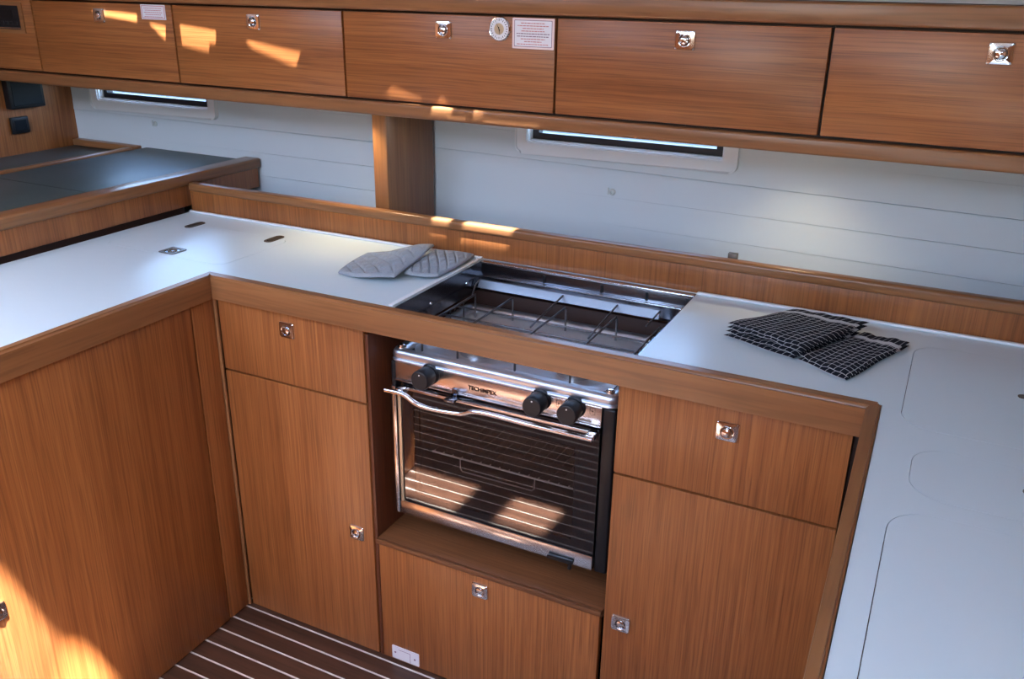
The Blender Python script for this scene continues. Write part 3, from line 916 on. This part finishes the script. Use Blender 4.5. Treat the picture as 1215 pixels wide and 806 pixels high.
# front posts
g = bmesh.new(); add_box(g, SX1 - .027, SX1 + .001, SY - .001, SY + .027, .400, .7795, .005, 3)
finish('corner_post', g, 'black', t)
g = bmesh.new(); add_box(g, SX0 - .001, SX0 + .010, SY - .001, SY + .027, .400, .7795, .003, 2)
finish('corner_post', g, 'black', t)
g = bmesh.new(); add_box(g, SX0 + .0005, SX0 + .0125, SY - .007, SY - .0015, .404, .722, .002, 2)
finish('edge_strip', g, 'steel', t)
g = bmesh.new(); add_box(g, SX0 + .0155, SX0 + .024, SY - .006, SY - .0012, .436, .712, .002, 2)
finish('edge_strip', g, 'brass_and_glint', t)  # gold tone stands in for a warm reflection beside the oven door
# control panel
g = bmesh.new(); add_box(g, SX0 + .0105, SX1 - .0275, SY - .002, SY + .020, .737, .7795, .002, 2)
pan = finish('control_panel', g, 'panelsteel', t)
g = bmesh.new(); add_box(g, SX0 + .0105, SX1 - .0275, SY - .005, SY - .0022, .736, .7395, .001, 2)
finish('panel_lip', g, 'steel', pan)
PY = SY - .002
for x in (-.903, -.647, -.574):
    g = bmesh.new(); fn = face_fn('-y', x, PY, .770)
    lathe(g, [(.0225, -.0005), (.0225, .004), (.0195, .006), (.0185, .010), (.0205, .014), (.0215, .040), (.0205, .0445), (.0185, .046), (0, .046)], fn, 32)
    kb = finish('knob', g, 'knob', t)
    g = bmesh.new(); fn2 = face_fn('-y', x, PY - .046, .770 + .013)
    lathe(g, [(.0017, -.0002), (.0016, .0004), (0, .0005)], fn2, 10)
    finish('pointer_dot', g, 'print_white', kb)
# printed marks beside the two right knobs
for x in (-.609, -.538):
    g = bmesh.new(); fn = face_fn('-y', x, PY, .768)
    prism(g, rrect(-.0055, .0055, -.0075, .0075, .001, 2), [rrect(-.0049, .0049, -.0069, .0069, .0008, 2)], -.0002, .0003, fn)
    lathe(g, [(.0014, -.0002), (.0014, .0003), (0, .0003)], fn, 10)
    finish('printed_mark', g, 'print_dark', pan)
# lettering
fc = bpy.data.curves.new('lettering', 'FONT'); fc.body = 'TECHIMPEX'; fc.size = .0125; fc.extrude = .0002; fc.offset = .0003
fo = bpy.data.objects.new('lettering_tmp', fc); COL.objects.link(fo)
bpy.context.view_layer.update()
me = bpy.data.meshes.new_from_object(fo.evaluated_get(bpy.context.evaluated_depsgraph_get()))
bpy.data.objects.remove(fo)
w0 = min(v.co.x for v in me.vertices); w1 = max(v.co.x for v in me.vertices)
for v in me.vertices:
    x, z, h = (v.co.x - w0) / (w1 - w0) * .066, v.co.y * 1.0, v.co.z
    v.co = (-.813 + x, PY - .0006 - h, .7540 + z)
g = bmesh.new(); g.from_mesh(me)
finish('lettering', g, 'print_dark', pan, smooth=0, label='dark maker lettering')
# little lock lever between panel and door
g = bmesh.new()
add_box(g, -.857, -.832, SY - .030, SY - .004, .7265, .7325, .002, 2)
add_box(g, -.851, -.838, SY - .006, SY - .0005, .7265, .748, .0015, 2)
finish('lock_lever', g, 'liner', t)
# door
DX0, DX1 = SX0 + .0145, SX1 - .029
GX0, GX1, GZ0, GZ1 = DX0 + .038, DX1 - .050, .462, .680
def yfn(p, q, h): return (p, h, q)
DY = SY - .002
g = bmesh.new()
prism(g, rrect(DX0 + .010, DX1, .440, .731, .003, 3), [rrect(GX0, GX1, GZ0, GZ1, .004, 3)], DY, DY + .006, yfn)
door = finish('oven_door', g, 'ovenblack', t, label='black glass oven door')
g = bmesh.new(); prism(g, rrect(GX0 + .0002, GX1 - .0002, GZ0 + .0002, GZ1 - .0002, .004, 3), [], DY, DY + .005, yfn)
finish('glass', g, 'ovenglass', door, label='dark clear oven window')
g = bmesh.new(); add_box(g, DX0 + .012, DX1 - .002, DY - .0035, DY - .0004, .7185, .7255, .0012, 2)
finish('top_trim', g, 'panelsteel', door)
g = bmesh.new(); add_box(g, DX0 - .001, DX1 + .0005, DY - .004, DY + .010, .404, .4385, .003, 2)
finish('bottom_trim', g, 'steel', door)
hp = [(-.999, .7225), (-.955, .7225), (-.927, .7095), (-.893, .704), (-.817, .7095), (-.788, .7205), (-.751, .7245), (-.680, .7235), (-.612, .7235), (-.524, .7235)]
pts = smoothpath([(x, 1.415, z) for x, z in hp], 6)
g = bmesh.new(); tube(g, pts, .0055, 14)
hd = finish('handle', g, 'chrome', door, smooth=60)
for x in (-.966, -.531):
    g = bmesh.new(); add_box(g, x - .009, x + .009, 1.4175, DY - .0002, .7185, .7305, .002, 2)
    finish('handle_bracket', g, 'chrome', door)
g = bmesh.new()
add_box(g, -.618, -.560, DY - .014, DY - .0045, .410, .4185, .002, 2)
add_box(g, -.571, -.563, DY - .013, DY - .0045, .396, .4105, .002, 2)
finish('door_catch', g, 'black', t)
# oven rack
g = bmesh.new()
RY = 1.505
tube(g, [(-.940, RY, .545), (-.552, RY, .545)], .0022, 8)
tube(g, [(-.940, RY + .19, .545), (-.552, RY + .19, .545)], .0022, 8)
for k in range(17):
    x = -.935 + k * .0236
    tube(g, [(x, RY + .004, .5475), (x, RY + .192, .5475)], .0010, 6, mi=1)  # dark colour stands in for the dimness deeper in the oven
    tube(g, [(x, RY - .003, .5475), (x, RY + .004, .5475)], .0012, 6, mi=0)
tube(g, [(-.868, RY, .545), (-.868, RY, .520), (-.863, RY, .513), (-.690, RY, .513), (-.684, RY, .520), (-.684, RY, .545)], .0014, 8)
finish('oven_rack', g, ['rackwire', 'oven_in'], t)
# hob frame (rounded chrome rim with two ridges)
def rim(bm_, inset, prof, n=6):
    rings = []
    for off, z in prof:
        rings.append([bm_.verts.new((p, q, z)) for p, q in rrect(SX0 + inset + off, SX1 - inset + .003 - off, SY - .006 + off, SB - off + .004, .020 - off * .4, n)])
    for A, B in zip(rings, rings[1:]):
        k_ = len(A)
        for k in range(k_): bm_.faces.new((A[k], A[(k + 1) % k_], B[(k + 1) % k_], B[k]))
g = bmesh.new()
rim(g, 0, [(.004, .780), (0, .782), (-.001, .785), (.001, .788), (.003, .789), (.001, .791), (.000, .794), (.001, .802), (.004, .8065), (.009, .809), (.015, .8085), (.021, .805), (.026, .799), (.027, .794)])
finish('hob_rim', g, 'rim', t, smooth=60)
# hob tray with pressed well
g = bmesh.new()
rings = []
for off, z in ((.0265, .797), (.032, .799), (.038, .8005), (.046, .7985), (.060, .790), (.072, .7885)):
    rings.append([g.verts.new((p, q, z)) for p, q in rrect(SX0 + off, SX1 - off, SY + off - .006, SB - off + .004, max(.05 - off * .2, .02), 8)])
for A, B in zip(rings, rings[1:]):
    k_ = len(A)
    for k in range(k_): g.faces.new((A[k], A[(k + 1) % k_], B[(k + 1) % k_], B[k]))
g.faces.new(rings[-1])
finish('hob_tray', g, 'tray', t, smooth=60)
for x, y_ in ((SX0 + .020, SY + .013), (SX1 - .018, SY + .013)):
    g = bmesh.new(); lathe(g, [(.0095, .8065), (.0095, .811), (.007, .812), (.007, .814), (.005, .816), (0, .8165)], lambda p, q, h, x=x, y_=y_: (x + p, y_ + q, h), 16)
    finish('rim_screw', g, 'chrome', t)
# burners
for x in (-.850, -.620):
    g = bmesh.new(); fn = lambda p, q, h, x=x: (x + p, 1.555 + q, h)
    lathe(g, [(.040, .7886), (.040, .802), (.034, .806), (.034, .812), (.030, .812)], fn, 28, 0)
    lathe(g, [(.036, .8121), (.036, .8165), (.032, .8185), (0, .8185)], fn, 28, 1)
    finish('burner', g, ['steel', 'black'], t)
# pan support grate
WZ = .853
g = bmesh.new()
def wire(pts_, r_=.0025): tube(g, pts_, r_, 8)
gx0, gx1 = -.945, -.498
for y_ in (1.500, 1.572, 1.632):
    wire([(gx0 - .006, y_, WZ - .012), (gx0 - .006, y_, WZ), (gx1 + .006, y_, WZ), (gx1 + .006, y_, WZ - .012)])
for x in (gx0, gx1):
    wire([(x, 1.480, .799), (x, 1.480, WZ + .003), (x, 1.715, WZ + .003), (x, 1.715, .799)])
for x in (-.858, -.724, -.602):
    wire([(x, 1.480, .799), (x, 1.480, WZ + .003), (x, 1.733, WZ + .003), (x, 1.738, WZ - .003), (x, 1.738, .799)])
for x, y_ in ((gx0, 1.60), (gx1, 1.60), (gx0, 1.66), (gx1, 1.66)):
    wire([(x, y_, WZ + .003), (x, y_, .799)], .0017)
finish('pan_support', g, 'wire', t, smooth=60)
for x in (-.744, -.612):
    g = bmesh.new(); tube(g, smoothpath([(x + .004, 1.585, WZ + .004), (x, 1.640, WZ + .006), (x, 1.680, WZ + .010), (x, 1.764, .872)], 4), .0022, 8)
    finish('clamp_wire', g, 'wire', t, smooth=60)
g = bmesh.new()
bx0, bx1 = -.962, -.514
prism(g, [(1.758, .858), (1.7605, .857), (1.7725, .8765), (1.766, .8765), (1.7655, .8745)], [], bx0, bx1, lambda p, q, h: (h, p, q))
for s, x in ((1, bx0), (-1, bx1)):
    tube(g, [(x, 1.767, .8755), (x + s * .004, 1.736, .868), (x + s * .012, 1.710, WZ + .003)], .0018, 8)
finish('rear_rail', g, 'bar', t, smooth=30)
# gimbal pivots that carry the stove
for x0, x1 in ((XO0 + .001, SX0 + .006), (SX1 - .004, XO1 - .001)):
    g = bmesh.new()
    xm = (x0 + x1) / 2; hl = abs(x1 - x0) / 2
    lathe(g, [(0, -hl), (.016, -hl), (.016, -hl + .004), (.007, -hl + .005), (.007, hl), (0, hl)], lambda p, q, h, xm=xm: (xm + h, 1.59 + p, .655 + q), 20)
    finish('gimbal_pivot', g, 'steel', t)

# ================================================================== SOFT GOODS
def quilt(name, corners, label, z0, rise, thick=.008, n=84, cells=9.0, phase=0.0):
    """rounded quilted pad; corners A,B,C,D counter-clockwise in plan"""
    A, B, C, D = (Vector((*c, 0)) for c in corners)
    bm_ = bmesh.new()
    top, bot = [], []
    for i in range(n + 1):
        rt, rb = [], []
        for j in range(n + 1):
            u, v = i / n * 2 - 1, j / n * 2 - 1
            du, dv = u * math.sqrt(1 - v * v / 2), v * math.sqrt(1 - u * u / 2)
            k = .30
            uu, vv = u + (du - u) * k, v + (dv - v) * k
            s_, t_ = (uu + 1) / 2, (vv + 1) / 2
            p = (A * (1 - s_) + B * s_) * (1 - t_) + (D * (1 - s_) + C * s_) * t_
            e = max(abs(u), abs(v))
            edge = (1 - e ** 8) ** .5 if e < 1 else 0
            a = (s_ + t_) * cells + phase; b = (s_ - t_) * cells
            q = min(abs(math.sin(a * math.pi / 1.0 * .5)), abs(math.sin(b * math.pi * .5)))
            puff = .0062 * min(1, q * 1.9) ** .7
            if e > .90: puff = .0062
            zz = z0 + rise(s_, t_)
            rt.append(bm_.verts.new((p.x, p.y, zz + thick * .5 + edge * (thick * .5 - .002) + puff * edge)))
            rb.append(rt[-1] if e >= 1 else bm_.verts.new((p.x, p.y, zz + thick * .5 - edge * (thick * .5))))
        top.append(rt); bot.append(rb)
    for G in (top, bot):
        for i in range(n):
            for j in range(n):
                try: bm_.faces.new((G[i][j], G[i + 1][j], G[i + 1][j + 1], G[i][j + 1]))
                except ValueError: pass
    o_ = finish(name, bm_, 'grey_quilt', None, smooth=80)
    return tag(o_, label, 'oven mitt', 'grey quilted oven mitts on the left worktop')
quilt('oven_mitt', [(-1.100, 1.790), (-1.066, 1.585), (-.977, 1.602), (-.987, 1.806)],
      'grey quilted oven mitt lying flat against the stove opening, partly covered', ZT + .0052, lambda s, t: 0.0, .008, phase=.4)
quilt('oven_mitt', [(-1.236, 1.688), (-1.206, 1.528), (-1.043, 1.532), (-1.095, 1.806)],
      'grey quilted oven mitt on top, overlapping the other mitt', ZT + .0006,
      lambda s, t: .017 * max(0, min(1, (t - .35) / .4)) ** 1.0 * max(0, min(1, 1.15 - abs(s - .35) * .9)) + .006 * math.sin(s * 6) ** 2 * t * .3, .009)

def towel(name, corners, label, z0, layers, lean, sw):
    A, B, C, D = (Vector((*c, 0)) for c in corners)
    bm_ = bmesh.new()
    uvl = bm_.loops.layers.uv.new('UVMap')
    n = 36
    L_uv = {}
    Lu, Lv = (D - A).length, (B - A).length
    for ly in range(layers):
        th = .0056
        base = z0 + ly * .0062
        sh = (layers - 1 - ly) * -.003
        top, bot = [], []
        for i in range(n + 1):
            rt, rb = [], []
            for j in range(n + 1):
                u, v = i / n, j / n
                e = max(abs(2 * u - 1), abs(2 * v - 1))
                edge = (1 - e ** 14) ** .5 if e < 1 else 0
                p = (A * (1 - v) + B * v) * (1 - u) + (D * (1 - v) + C * v) * u
                if ly >= sw: p = p + (D - A).normalized() * (.010 * u)
                p = p + (C - D).normalized() * sh + Vector((math.sin(v * 9 + ly) * .0015, math.sin(u * 7 + ly * 2) * .0018, 0))
                wv = .0011 * math.sin(u * 9 + ly * 1.7) * math.sin(v * 7 + ly) + .0008 * math.sin(u * 23 + v * 11)
                zz = base + lean(u, v) + (wv if 0 < ly else 0) + (.0032 if ly >= sw else 0)
                if ly == 0: zz = base
                a = bm_.verts.new((p.x, p.y, zz + th * .5 + edge * th * .5))
                b = a if e >= 1 else bm_.verts.new((p.x, p.y, zz + th * .5 - edge * th * .5))
                L_uv[a] = (u * Lu + .004, v * .205); L_uv[b] = L_uv[a]
                rt.append(a); rb.append(b)
            top.append(rt); bot.append(rb)
        for G in (top, bot):
            for i in range(n):
                for j in range(n):
                    try:
                        f_ = bm_.faces.new((G[i][j], G[i + 1][j], G[i + 1][j + 1], G[i][j + 1]))
                        for lp in f_.loops: lp[uvl].uv = L_uv[lp.vert]
                    except ValueError: pass
    o_ = finish(name, bm_, 'towel', None, smooth=80)
    return tag(o_, label, 'tea towel', 'black checked tea towels on the right worktop')
towel('tea_towel', [(-.187, 1.5345), (-.094, 1.712), (-.013, 1.700), (-.096, 1.479)],
      'black and white checked tea towel lying lower, nearer the worktop corner', ZT + .0006, 2, lambda u, v: .0, 9)
towel('tea_towel', [(-.331, 1.592), (-.234, 1.735), (-.098, 1.732), (-.1905, 1.538)],
      'black and white checked tea towel lying higher, overlapping the other towel', ZT + .0006, 4, lambda u, v: .0015 * math.sin(u * 3.1), 2)
